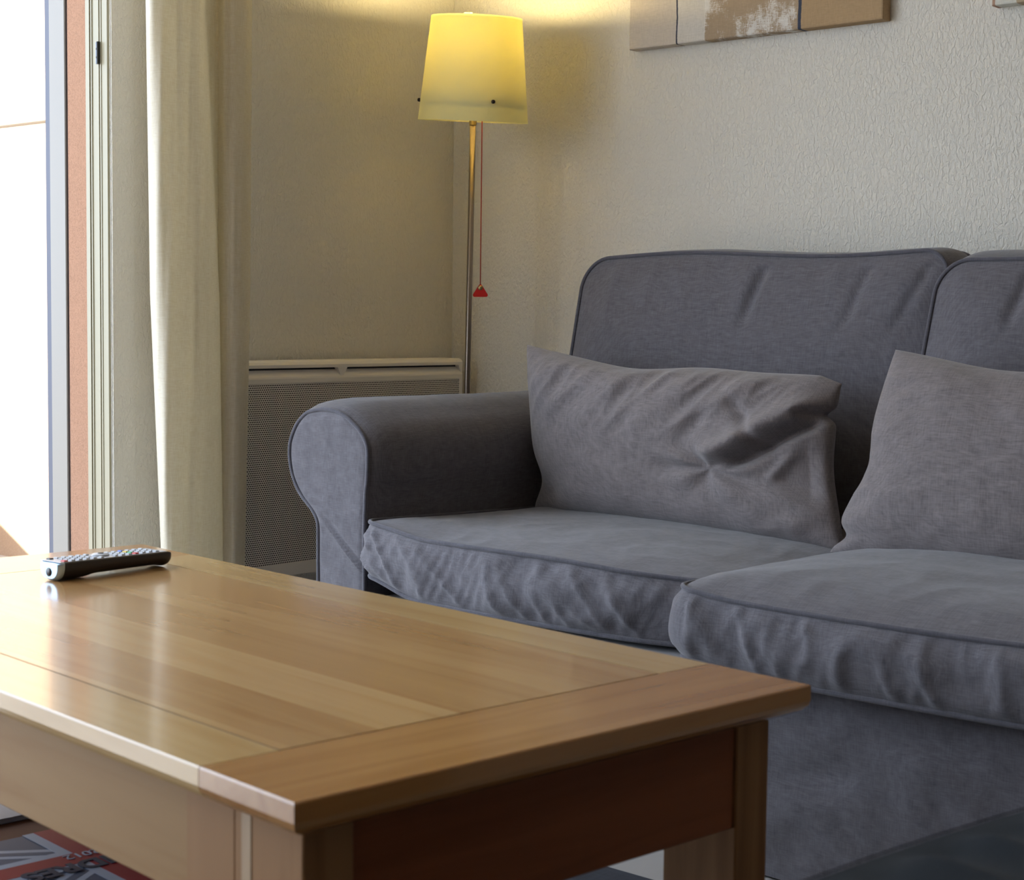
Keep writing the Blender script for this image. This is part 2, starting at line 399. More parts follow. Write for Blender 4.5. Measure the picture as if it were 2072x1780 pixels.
box('knuckle', (xs(210), xs(208), YJ-.012, YJ-.003, zh0, zh1), M['dark'], h)
for k in (.3, .68):
    V, F = lathe([(0, .0012), (.0022, .001), (.0026, 0)], 10, (xs(206.2), YJ-.009, zh0+(zh1-zh0)*k), (0, -1, 0)); mesh_obj('screw', V, F, M['dark'], h)
shut = tag(empty('door_2', (xs(120), YJ, 0)), kind='structure')
box('shutter_rail', (xs(104), xs(136), YJ-.002, YJ+.05, -.015, 2.3), M['shutter'], shut, .002)
box('seal', (xs(95), xs(103.6), YJ+.0, YJ+.05, -.015, 2.3), M['gasket'], shut)
box('seal', (xs(136.2), xs(139.8), YJ+.004, YJ+.05, -.015, 2.3), M['gasket'], shut)

# ------------------------------------------------------------------ curtain
def curtain():
    K = [((335, 330, 350), .05), ((305, 308, 334), .09), ((297, 305, 327), .135), ((310, 318, 336), .165), ((345, 345, 355), .180), ((378, 378, 385), .180),
         ((400, 408, 415), .178), ((409, 432, 440), .168), ((411, 443, 451), .150), ((413, 442, 450), .130), ((428, 441, 450), .122), ((442, 443, 450), .122),
         ((446, 446, 449), .138), ((456, 454, 455), .160), ((476, 474, 472), .176), ((496, 492, 484), .172), ((509, 505, 494), .150), ((508, 504, 493), .130), ((500, 498, 488), .124)]
    zs = np.concatenate([np.linspace(.03, 2.42, 130)])
    nU = 150
    X0 = XW
    V = []
    t = np.linspace(0, len(K)-1, nU)
    for z in zs:
        px = []; dp = []
        for (a, b, c), d in K:
            # heights: a at z 1.58, b at z .90, c at z .30
            if z > .9: q = b+(a-b)*(z-.9)/.68
            else: q = b+(c-b)*(.9-z)/.6
            if z > 1.58: q = a+(a-b)*(z-1.58)/.68*.35
            px.append(q); dp.append(d)
        # Catmull-Rom through the controls
        P = np.stack([px, dp], 1); P = np.vstack([2*P[0]-P[1], P, 2*P[-1]-P[-2]])
        i = np.minimum(t.astype(int), len(K)-2); u = (t-i)[:, None]
        p0, p1, p2, p3 = P[i], P[i+1], P[i+2], P[i+3]
        C = .5*((2*p1)+(-p0+p2)*u+(2*p0-5*p1+4*p2-p3)*u**2+(-p0+3*p1-3*p2+p3)*u**3)
        for j in range(nU):
            d = C[j, 1]*(.9+.1*min(1, (2.42-z)/.5+.5))
            q_ = C[j, 0]-z*14; d += .010*NZ(q_*.022, z*1.4, 3)+.006*NZ(q_*.06, z*1.8, 8)+.0015*NZ(q_*.16, z*3, 5)
            x = X0+d; y = at(C[j, 0], 620, 0, x)[1]
            V.append((x, y, z))
    V = [(max(p[0], X0+.112), p[1], p[2]) if i % nU > nU*.42 else p for i, p in enumerate(V)]
    o = mesh_obj('curtain', V, grid_faces(nU, len(zs)), M['curtain'])
    sm = o.modifiers.new('thickness', 'SOLIDIFY'); sm.thickness = .0012; sm.offset = 0
    tag(o, 'cream linen curtain panel hanging in folds beside the glass door, in front of the radiator', 'curtain')
curtain()

# ------------------------------------------------------------------ radiator
def radiator():
    XF = XW+.10
    y1 = at(936, 730, 0, XF)[1]; y0 = at(400, 730, 0, XF)[1]; zt = .758; zb = .272
    r = tag(empty('panel_radiator', (XW+.05, (y0+y1)/2, zb)), 'cream wall panel heater with perforated front, partly behind the curtain and sofa arm', 'radiator')
    zs0, zs1 = .742, .728                    # slot top / bottom
    zg1, zg0 = at(700, 772, 0, XF)[2], .300
    yg1 = at(930, 766, 0, XF)[1]
    box('casing', (XW+.022, XF-.014, y0+.004, y1-.004, zb+.004, zt-.004), M['radiator'], r)
    for yb_ in (y0+.15, y1-.19): box('bracket', (XW+.001, XW+.022, yb_, yb_+.04, zb+.05, zt-.05), M['radiator'], r)
    # cap: a rounded strip along the top
    def prism(name, prof, ya, yb, m, sl=0.0, sr=0.0, chamf=None):
        n = len(prof); V = [(x, ya+(sl*(zs0-z) if sl else 0), z) for x, z in prof]+[(x, yb-(sr*(zs0-z) if sr else 0), z) for x, z in prof]
        F = [(i, (i+1) % n, n+(i+1) % n, n+i)[::-1] for i in range(n)]+[tuple(range(n)), tuple(range(2*n-1, n-1, -1))]
        return mesh_obj(name, V, F, m, r, smooth=False)
    prism('top_cap', [(XW+.022, zt), (XF-.012, zt), (XF-.004, zt-.003), (XF, zt-.009), (XF, zs0), (XF-.012, zs0), (XW+.022, zs0)], y0, y1, M['radiator'])
    prism('front_lip', [(XF-.014, .722), (XF-.011, .7375), (XF-.001, .722), (XF, .718), (XF, zg1+.002), (XF, zg1), (XF-.014, zg1)], y0, y1, M['radiator'])
    s1a, s1b = y0+.012, at(684, 746, 0, XF)[1]; s2a, s2b = at(703, 743, 0, XF)[1], at(928, 739, 0, XF)[1]
    box('vent_slot', (XF-.0145, XF-.0125, s1a, s1b+.006, .724, zs0), M['dark'], r)
    box('vent_slot', (XF-.0145, XF-.0125, s2a-.006, s2b+.008, .724, zs0), M['dark'], r)
    # fillers between the slots, with slanted ends
    for a, b, sa, sb in ((s1b, s2a, .6, .6), (s2b, y1, .6, 0), (y0, s1a, 0, .6)):
        V = [(XF-.013, a, zs0), (XF, a, zs0), (XF, b, zs0), (XF-.013, b, zs0), (XF-.013, a+sa*.02, .718), (XF-.0015, a+sa*.02, .718), (XF-.0015, b-sb*.02, .718), (XF-.013, b-sb*.02, .718)]
        mesh_obj('slot_divider', V, [(3, 2, 1, 0), (4, 5, 6, 7), (0, 1, 5, 4), (1, 2, 6, 5), (2, 3, 7, 6), (3, 0, 4, 7)], M['radiator'], r, smooth=False)
    # frame round the grille and the perforated sheet
    box('front_frame', [(XF-.014, XF, y0, y0+.02, zg0, zg1), (XF-.014, XF, yg1, y1, zg0, zg1), (XF-.014, XF, y0, y1, zb, zg0)], M['radiator'], r)
    box('grille', (XF-.010, XF-.0015, y0+.02, yg1, zg0, zg1), M['grille'], r)
radiator()

# ------------------------------------------------------------------ pictures
def picture(name, x0, x1, z0, z1, m, lab):
    y0, y1 = YW-.032, YW-.001
    P = empty(name, ((x0+x1)/2, YW, z0))
    iv = INV[P.name]
    nx, nz = 60, 60; V = []
    # slightly soft canvas: rounded front edges
    rings = [(y1, 0), (y0+.004, 0), (y0+.001, .0012), (y0, .004)]
    prof = []
    for y, i in rings:
        V += [(x0+i, y, z0+i), (x1-i, y, z0+i), (x1-i, y, z1-i), (x0+i, y, z1-i)]
    F = grid_faces(4, 4, True, flip=True); F.append((0, 1, 2, 3)); F.append((15, 14, 13, 12))
    mesh_obj('canvas', V, F, m, P, smooth=False)
    tag(P, lab, 'picture')
    return P
YP = YW-.032
px0, px1 = at(1272, 100, 1, YP)[0], at(1786, 40, 1, YP)[0]; pz = at(1610, 60, 1, YP)[2]
W1 = px1-px0; hx = -(W1)/2
st1 = [(0, (.52, .46, .40)), (.118-.0, (.50, .47, .43)), (.122, (.05, .055, .08)), (.126, (.53, .50, .46)), (.195, (.34, .255, .175)), (.4215, (.05, .06, .09)), (.4265, (.60, .58, .54)), (.430, (.36, .25, .14))]
lx1 = at(1368, 80, 1, YP)[0]-px0; lx2 = at(1615, 55, 1, YP)[0]-px0
st1 = [(0, (.56, .50, .43)), (lx1-.0018, (.05, .055, .08)), (lx1+.0022, (.60, .57, .52)), (at(1425, 60, 1, YP)[0]-px0, (.37, .28, .19)), (lx2-.003, (.05, .06, .09)), (lx2+.003, (.60, .58, .54)), (lx2+.006, (.40, .28, .16))]
picture('canvas_picture', px0, px1, pz, pz+.66, canvas_mat('striped_canvas_paint', hx, st1, (at(1425, 60, 1, YP)[0]-px0, lx2-.004)),
        'beige striped canvas with dark vertical lines, hung above the left half of the sofa')
qx0 = at(2006, 12, 1, YP)[0]
picture('canvas_picture', qx0, qx0+.66, pz, pz+.66, canvas_mat('pale_canvas_paint', -.33, [(0, (.38, .24, .17)), (.006, (.62, .62, .56)), (.05, (.42, .33, .22)), (.3, (.5, .45, .38))], (.3, .5)),
        'canvas at the top right edge, only its brown lower left corner showing')

# ------------------------------------------------------------------ sofa
def rrect(x0, x1, y0, y1, r, step=.006, rc=None):
    """rounded rectangle outline, counter-clockwise from the front-left; returns points, normals, arclength"""
    rc = rc or (r, r, r, r)
    P = []
    def arc(cx, cy, rr, a0):
        k = max(4, int(rr*1.57/step))
        for i in range(k): a = a0+math.pi/2*i/k; P.append((cx+rr*math.cos(a), cy+rr*math.sin(a)))
    def line(a, b):
        k = max(1, int(math.dist(a, b)/step))
        for i in range(k): P.append((a[0]+(b[0]-a[0])*i/k, a[1]+(b[1]-a[1])*i/k))
    line((x0+rc[0], y0), (x1-rc[1], y0)); arc(x1-rc[1], y0+rc[1], rc[1], -math.pi/2)
    line((x1, y0+rc[1]), (x1, y1-rc[2])); arc(x1-rc[2], y1-rc[2], rc[2], 0)
    line((x1-rc[2], y1), (x0+rc[3], y1)); arc(x0+rc[3], y1-rc[3], rc[3], math.pi/2)
    line((x0, y1-rc[3]), (x0, y0+rc[0])); arc(x0+rc[0], y0+rc[0], rc[0], math.pi)
    P = np.array(P); T = np.roll(P, -1, 0)-np.roll(P, 1, 0); T /= np.linalg.norm(T, axis=1)[:, None]
    N = np.stack([T[:, 1], -T[:, 0]], 1); S = np.concatenate([[0], np.cumsum(np.linalg.norm(np.diff(P, axis=0), axis=1))])
    return P, N, S

def cushion(name, x0, x1, y0, y1, zt, zb, r, crown_t, crown_b, bulge, band_w, top_w, warp, m, parent, rc=None, nq=26, nt=46, dome=.30, pr=.0042, pm=None):
    """box cushion: domed top and underside, gathered band between two piped seams. x,y plan; z height; warp maps to the world"""
    P, N, S = rrect(x0, x1, y0, y1, r, rc=rc)
    n = len(P); C = np.array([(x0+x1)/2, (y0+y1)/2]); rows = []
    def skel(p):   # inner target: a shrunken rectangle so rings stay even
        hx, hy = (x1-x0)/2, (y1-y0)/2; k = min(hx, hy)
        return np.array([C[0]+np.clip(p[0]-C[0], -(hx-k), hx-k), C[1]+np.clip(p[1]-C[1], -(hy-k), hy-k)])
    SK = np.array([skel(p) for p in P])
    depth = min(x1-x0, y1-y0)/2
    def dome_h(t): d = t*depth; return 1-math.exp(-d/(dome*depth))
    def surf(t, top):
        Q = P+(SK-P)*t; h = dome_h(t)
        if top:
            z = [zt+crown_t*h+top_w(Q[j, 0], Q[j, 1])*min(1, t*9) for j in range(n)]
        else: z = [zb-crown_b*h]*n
        return np.column_stack([Q, z])
    ts = np.linspace(0, 1, nt)**1.35
    for t in ts[::-1][:-1][::2]: rows.append(surf(t, False))
    for i in range(nq):
        q = i/(nq-1); z = zb+(zt-zb)*q; k = math.sin(math.pi*q)**.75*bulge
        off = np.array([k+(band_w(S[j], q, P[j]) if 0 < i < nq-1 else 0)*min(1, 6*q, 6*(1-q)) for j in range(n)])
        rows.append(np.column_stack([P+N*off[:, None], [z]*n]))
    for t in ts[1:]: rows.append(surf(t, True))
    V = np.vstack(rows); V = warp(V); F = grid_faces(n, len(rows), True)
    c = mesh_obj(name, V, F, m, parent)
    for z, zz in ((zt, 1), (zb, -1)):
        L = np.column_stack([P+N*.0028, [z+.0005*zz]*n]); L = warp(L)
        tv, tf = tube(L, pr, 8, closed=True); mesh_obj('piping', tv, tf, pm or M['piping'], c)
    return c

ARM_PX = [(645, 1196), (645, 1150), (645, 1096), (644, 1057), (635, 1034), (622, 1016), (612, 1003), (602, 985), (594, 962), (589, 938), (587, 915), (590, 888), (603, 856), (622, 835),
          (640, 829.5), (658, 827.5), (684, 833), (701, 843), (715, 856), (730, 873), (741, 894), (744.5, 910), (745, 928), (743.5, 972), (741, 993), (739.5, 1030), (738, 1070), (738, 1120), (738, 1192)]
YA = 2.20
def smooth_poly(P, step=.006):
    P = np.asarray(P, float); n = len(P); out = []
    Q = np.vstack([2*P[0]-P[1], P, 2*P[-1]-P[-2]])
    for i in range(n-1):
        p0, p1, p2, p3 = Q[i:i+4]; k = max(1, int(np.linalg.norm(p2-p1)/step))
        for j in range(k):
            u = j/k; out.append(.5*((2*p1)+(-p0+p2)*u+(2*p0-5*p1+4*p2-p3)*u*u+(-p0+3*p1-3*p2+p3)*u**3))
    out.append(P[-1]); return np.array(out)

def sofa():
    root = tag(empty('sofa', (-1.48, 2.62, 0)), 'long charcoal grey linen sofa with rolled arms, against the picture wall', 'sofa')
    ms = M['sofa']
    O = np.array([at(x, y, 1, YA)[[0, 2]] for x, y in ARM_PX])
    O = np.vstack([[O[0][0]+.001, .006], [O[0][0], .2], O, [O[-1][0], .2], [O[-1][0]+.001, .006]])
    O = smooth_poly(O)
    n = len(O); T = np.gradient(O, axis=0); T /= np.linalg.norm(T, axis=1)[:, None]; N = np.stack([-T[:, 1], T[:, 0]], 1)
    for _ in range(6): N[1:-1] = (N[:-2]+N[1:-1]*2+N[2:])/4
    N /= np.linalg.norm(N, axis=1)[:, None]
    xm = -1.475
    for side in (0, 1):
        mx = (lambda V: V) if side == 0 else (lambda V: np.column_stack([2*xm-np.asarray(V)[:, 0], np.asarray(V)[:, 1:]]))
        fl = (lambda F: F) if side == 0 else (lambda F: [f[::-1] for f in F])
        rows = []
        ys = [YA+.001, YA+.004, YA+.012, YA+.028, YA+.05, YA+.09]+list(np.linspace(YA+.14, 3.07, 26))+[3.085]
        for y in ys:
            d = y-YA; k = .020*(1-math.exp(-d/.022))-(.01 if y > 3.08 else 0)
            Q = O+N*k
            # fuller on the roll than on the post
            roll = sstep(.46, .58, O[:, 1])
            Q = O+N*(k*(.25+.75*roll))[:, None]
            zt = np.array([.0028*NZ(i*.06, y*7, 2+side)+.0015*NZ(i*.2, y*20, 5) for i in range(n)])
            Q = Q+N*(zt*min(1, d*20))[:, None]
            rows.append(np.column_stack([Q[:, 0], [y]*n, Q[:, 1]]))
        V = mx(np.vstack(rows)); F = grid_faces(n, len(rows))
        last = len(rows)-1; F.append(tuple(range(last*n+n-1, last*n-1, -1)))
        arm = mesh_obj('arm', V, fl([f[::-1] for f in F]), ms, root)
        # front panel as a slightly padded sheet
        zi = O[:, 1].argmax(); Lc = O[:zi+1]; Rc = O[zi:][::-1]
        V = []; m_ = 30
        # concentrate rows near the top so that the curve closes
        zz = .006+(O[:, 1].max()-.0003-.006)*(1-(1-np.linspace(0, 1, 140))**1.8)
        for z in zz:
            a = np.interp(z, Lc[:, 1], Lc[:, 0]); b = np.interp(z, Rc[:, 1], Rc[:, 0])
            for j in range(m_):
                t = j/(m_-1); x = a+(b-a)*t; e = min(1, min(x-a, b-x)/.012, (O[:, 1].max()-z)/.02)
                y = YA-.004*e-.0025*NZ(x*22, z*16, 4)*e
                # pulled crease running down to the inner foot of the panel
                c0 = np.array([O[0][0]+.012, .462]); c1 = np.array([O[-1][0]-.006, .372]); dv = (c1-c0)/np.linalg.norm(c1-c0)
                p = np.array([x, z])-c0; s = p@dv; dd = p[0]*dv[1]-p[1]*dv[0]
                if -.01 < s < .21: y -= .0065*math.exp(-(dd/.0035)**2)*math.sin(max(0, min(1, (s+.01)/.2))*math.pi)**.6-.004*math.exp(-((dd+.008)/.006)**2)*math.sin(max(0, min(1, (s+.01)/.2))*math.pi)**.6
                V.append((x, y, z))
        F = grid_faces(m_, len(zz)); panel = mesh_obj('arm_panel', mx(V), fl(F), ms, arm)
        L = np.column_stack([O[:, 0], [YA-.001]*n, O[:, 1]]); tv, tf = tube(mx(L), .0042, 8); mesh_obj('piping', tv, tf, M['piping'], arm)
    xi = O[-1][0]                     # inner edge of the left arm at the front
    # frame: front rail with loose cover, seat platform, back
    nx, nz = 120, 40; V = []
    xa, xb = xi+.002, 2*xm-xi-.002
    for i in range(nz):
        z = .004+(.318-.004)*i/(nz-1)
        for j in range(nx):
            x = xa+(xb-xa)*j/(nx-1)
            V.append((x, 2.155-.012*NZ(x*5, z*7, 1)*(1-abs(2*i/(nz-1)-1))-.005*NZ(x*16+z*5, z*20, 7), z))
    F = grid_faces(nx, nz); b = len(V)
    V += [(xa, 2.9, .004), (xb, 2.9, .004), (xb, 2.9, .318), (xa, 2.9, .318)]
    F += [(b+1, b, b+3, b+2), (0, nx*(nz-1), b+3, b), (nx-1, b+1, b+2, nx*nz-1), tuple([nx*(nz-1)+k for k in range(nx)])+(b+2, b+3), tuple(range(nx-1, -1, -1))+(b, b+1)]
    mesh_obj('seat_frame', V, F, ms, root, angle=40)
    box('back_frame', (xi-.09, 2*xm-xi+.09, 2.93, 3.09, .03, .685), ms, root, .03)
    for x in (xi-.07, 2*xm-xi+.07):
        for y in (2.3, 3.0): box('foot', (x-.025, x+.025, y-.025, y+.025, 0, .035), M['wood_shelf'], root)

    # seat cushions -------------------------------------------------
    def bandw(seed, diag, amp):
        def f(s, q, p):
            g = .5+.5*abs(2*q-1)
            a = ridge(s*15+diag*(q-.5), q*.7, seed)
            b = ridge(s*34-diag*1.3*q, q*1.3, seed+9)
            c = NZ(s*9, q*2.0, seed+3)
            return amp*(.55*a*abs(a)+.30*b*g+.7*c)-amp*.3
        return f
    def topw(seed, A=.0035):
        return lambda x, y: A*NZ(x*7, y*9, seed)+A*.6*ridge(x*13+y*4, y*11, seed+4)-A*.3
    XG = -1.492
    c1x0, c1x1 = xi+.012, XG+.004
    def warp1(V):
        V = V.copy(); u = (V[:, 0]-c1x0)/(c1x1-c1x0); v = np.clip((V[:, 1]-2.17)/.6, 0, 1); fr = 1-v
        top = sstep(.345, .45, V[:, 2])
        V[:, 2] += top*(.018*(1-sstep(0, .25, u))*fr-.012*sstep(.55, 1, u)*fr)
        V[:, 2] += (1-top)*(.030*(1-sstep(0, .22, u))*fr-.006*u*fr)
        V[:, 1] += -.022*np.sin(np.pi*np.clip(u, 0, 1))*fr+.02*sstep(.8, 1, u)*fr
        return V
    cushion('seat_cushion', c1x0, c1x1, 2.185, 2.86, .452, .338, .035, .020, .016, .016, bandw(1.7, 1.5, .0135), topw(4), warp1, ms, root)
    def warp2(V):
        V = V.copy(); u = (V[:, 0]-XG)/.82; v = np.clip((V[:, 1]-2.10)/.6, 0, 1); fr = 1-v
        top = sstep(.33, .44, V[:, 2])
        V[:, 2] += (1-top)*(.010*(1-sstep(0, .25, u))*fr)
        V[:, 2] += top*(.006*(1-sstep(0, .15, u))*fr-.006*np.sin(np.pi*np.clip(u, 0, 1))*fr)
        V[:, 1] += -.012*np.sin(np.pi*np.clip(u, 0, 1))*fr
        V[:, 0] -= .022*np.exp(-((V[:, 2]-.452)/.012)**2)*(1-sstep(.0, .10, u))*sstep(.0, .25, v)
        return V
    cushion('seat_cushion', XG-.004, 2*xm-xi-.012, 2.115, 2.86, .436, .322, .04, .046, .012, .018, bandw(5.3, .7, .0135), topw(8, .003), warp2, ms, root, dome=.20)

    # back cushions: plan of the generator becomes the upright face, its height the thickness -----
    def bandb(seed): return lambda s, q, p: .0025*NZ(s*9, q*2, seed)
    CREASE = [(-1.86, .011, .25), (-1.62, .006, .3), (-1.50, .006, .5), (-1.27, .009, .2), (-1.20, .008, -.3), (-1.05, .007, .2)]
    def topb(seed, A=.006):
        def f(x, y):
            g = sstep(.78, .99, y)                      # gathers below the top seam
            cr = sum(-a_*math.exp(-((x-x_-(y-.9)*k_)/.013)**2) for x_, a_, k_ in CREASE)*float(sstep(.82, .90, y)*(1-sstep(.955, .985, y)))
            return A*NZ(x*4, y*4, seed)+.007*g*ridge(x*9+y*3, y*3, seed+2)-.005*g+cr
        return f
    def place(ybot, lean, z0=.44, skew=None):
        def wp(V):
            X, Zf, Th = V[:, 0], V[:, 1], V[:, 2]
            y = ybot+(Zf-z0)*lean-Th
            W = np.column_stack([X, y, Zf])
            return skew(W) if skew else W
        return wp
    bx0, bx1 = at(1113, 720, 1, 2.80)[0], at(1886, 600, 1, 2.83)[0]
    zt = at(1195, 522, 1, 2.86)[2]
    def sk1(W):
        u = (W[:, 0]-bx0)/(bx1-bx0); v = (W[:, 2]-.44)/.55
        W[:, 0] += .045*(1-u)*np.clip(v-.5, 0, 1)*1.2             # the left side leans in towards the top
        lim = xi+.006; low = 1-sstep(.66, .76, W[:, 2]); W[:, 0] = np.where(W[:, 0] < lim, W[:, 0]+(lim-W[:, 0])*low, W[:, 0])
        W[:, 2] += .006*np.sin(W[:, 0]*9+1)*np.clip(v, 0, 1)
        return W
    cushion('back_cushion', bx0, bx1, .44, zt, .0, -.13, .06, .045, .02, .012, bandb(3), topb(2), place(2.835, .10, skew=sk1), ms, root, rc=(.05, .05, .05, .065), dome=.35)
    cx0 = at(1838, 700, 1, 2.76)[0]; zt2 = at(1930, 527, 1, 2.80)[2]
    def sk2(W):
        v = (W[:, 2]-.44)/.55; u = (W[:, 0]-cx0)/.8
        W[:, 0] += .05*(1-np.clip(u, 0, 1))*np.clip(v-.55, 0, 1)*1.3
        return W
    cushion('back_cushion', cx0, 2*xm-xi+.03, .43, zt2, .0, -.15, .06, .045, .02, .022, bandb(6), topb(7), place(2.775, .10, skew=sk2), ms, root, rc=(.05, .05, .05, .06), dome=.35)
sofa()

# ------------------------------------------------------------------ scatter cushions
def pillow(name, TL, TR, BL, BR, thick, wr, lab, nu=190, nv=120, corner=.05, seed=0, edge=None, m=None):
    TL, TR, BL, BR = map(np.array, (TL, TR, BL, BR))
    ax = (TR-TL)+(BR-BL); ay = (TL-BL)+(TR-BR); nrm = np.cross(ax, ay); nrm /= np.linalg.norm(nrm)
    if nrm[1] > 0: nrm = -nrm
    root = empty(name, tuple((BL+BR)/2))
    def side(sg):
        V = []
        for i in range(nv):
            v = -math.cos(math.pi*i/(nv-1)) if False else 2*i/(nv-1)-1
            v = math.copysign(abs(v)**.8, v)
            for j in range(nu):
                u = 2*j/(nu-1)-1; u = math.copysign(abs(u)**.8, u)
                # sides bow inwards between the corners
                uu = u*(1-corner*(1-abs(v)**1.6)); vv = v*(1-corner*1.2*(1-abs(u)**1.8))
                a, b = (uu+1)/2, (vv+1)/2
                p = BL*(1-a)*(1-b)+BR*a*(1-b)+TL*(1-a)*b+TR*a*b
                e = max(0, (1-abs(u)**2.6))*max(0, (1-abs(v)**2.6)); h = thick*e**.48
                k = min(1, 4.5*e)
                d = h+(wr(u, v) if sg > 0 else 0)*k
                if edge: p = p+edge(u, v)
                p = p+nrm*d*(1 if sg > 0 else -1)
                V.append(p)
        return np.array(V)
    A, B = side(1), side(-1)
    F = grid_faces(nu, nv)+[f[::-1] for f in grid_faces(nu, nv, off=nu*nv)]
    ring = [j for j in range(nu)]+[i*nu+nu-1 for i in range(1, nv)]+[(nv-1)*nu+j for j in range(nu-2, -1, -1)]+[i*nu for i in range(nv-2, 0, -1)]
    for k in range(len(ring)):
        a, b = ring[k], ring[(k+1) % len(ring)]; F.append((b, a, a+nu*nv, b+nu*nv))
    o = mesh_obj('cover', np.vstack([A, B]), F, m or M['pillow'], root)
    wm = o.modifiers.new('weld', 'WELD'); wm.merge_threshold = .0004
    tag(root, lab, 'cushion')
    return root

def wr1(u, v):
    d = 0.0
    # folds fanning from the upper seam
    up = sstep(-.2, .9, v)
    d += .0135*up*ridge(u*4.2-v*2.0, v*.7, 11)*(1-.4*u*u)
    d += .006*up*ridge(u*8.5-v*3, v*1.5, 17)
    d += .006*NZ(u*2.2+v, v*1.7, 3)+.0035*NZ(u*6, v*3, 9)
    # the deep crease running from the right top corner down to the middle right
    x, y = u, v
    ax, ay, bx, by = .46, -.12, .99, .62
    L = math.hypot(bx-ax, by-ay); s = ((x-ax)*(bx-ax)+(y-ay)*(by-ay))/L; n = (-(x-ax)*(by-ay)+(y-ay)*(bx-ax))/L
    win = float(sstep(-.12, .10, s)*(1-sstep(L*1.0, L*1.25, s)))
    d += win*(.030*math.exp(-((n-.08)/.09)**2)-.036*math.exp(-((n+.055)/.05)**2)-.020*float(1-sstep(-.35, .0, n)))
    d += .010*math.exp(-((n+.30-.25*s)/.035)**2)*float(sstep(-.05, .1, s)*(1-sstep(.25, .5, s)))-.014*math.exp(-(((x-.62)+.35*(y-.3))/.05)**2-((y-.35)/.28)**2)
    # dimple at its lower left end, with small radiating folds
    r = math.hypot((x-.36), (y+.22)*.9); a = math.atan2(y+.22, x-.36)
    d += -.014*math.exp(-(r/.16)**2)+.007*math.sin(a*5+.6)*math.exp(-((r-.2)/.16)**2)
    d += -.012*math.exp(-(((x-.28)-.3*(y-.25))/.08)**2-((y-.25)/.3)**2)
    d += .006*float(1-sstep(-.9, -.3, v))*ridge(u*5-v*3, v*2, 23)*sstep(.2, .9, u)
    # dent at the left foot
    d += -.010*math.exp(-((u+.85)/.1)**2-((v+.8)/.2)**2)
    return float(d)
TLp = at(1066, 694, 1, 2.655); BLp = at(1078, 1030, 1, 2.665); TRp = at(1698, 764, 1, 2.685); BRp = at(1708, 1118, 1, 2.62)
def ed1(u, v):
    # the top right corner is folded in
    c = max(0, u-.90)/.10*max(0, v-.70)/.30
    n_ = math.exp(-((v-.55)/.07)**2)*max(0, u-.8)/.2            # notch under the tucked corner
    lf = max(0, -u-.4)/.6
    x = .030*math.exp(-((v+.62)/.28)**2)*lf+.006*c-.022*n_-.012*max(0, u-.3)*math.exp(-((v+.1)/.5)**2)
    z = -.020*math.exp(-((u+.35)/.45)**2)*max(0, v)+.0015*math.sin(u*9)*max(0, v)-.012*c
    return np.array([x, 0, z])
pillow('lumbar_cushion', TLp, TRp, BLp, BRp, .085, wr1, 'crumpled oblong taupe-grey cushion with a deep fold, leaning in the left corner of the sofa', seed=1, corner=.035, edge=ed1)
def wr2(u, v):
    up = sstep(0, 1, v)
    d = .004*up*ridge(u*3+v*5, v*1.5, 31)+.006*NZ(u*2, v*2, 33)+.0025*NZ(u*6, v*6, 35)
    d += .006*float(1-sstep(-1, -.5, u))*ridge(v*5+u, u*3, 37)
    return float(d)
TL2 = at(1812, 706, 1, 2.655); BL2 = at(1676, 1124, 1, 2.585); TR2 = np.array([TL2[0]+.50, 2.675, TL2[2]-.035]); BR2 = np.array([BL2[0]+.60, 2.60, BL2[2]+.0])
pillow('square_cushion', TL2, TR2, BL2, BR2, .085, wr2, 'plump square grey cushion at the right edge, leaning on the second back cushion', seed=2, corner=.03, m=M['pillow'], edge=lambda u, v: np.array([(.018*math.exp(-((v+.15)/.3)**2)+.022*math.exp(-((v+.80)/.09)**2))*max(0, -u-.5)/.5, 0, -.012*math.exp(-((u+.2)/.5)**2)*max(0, v)]))

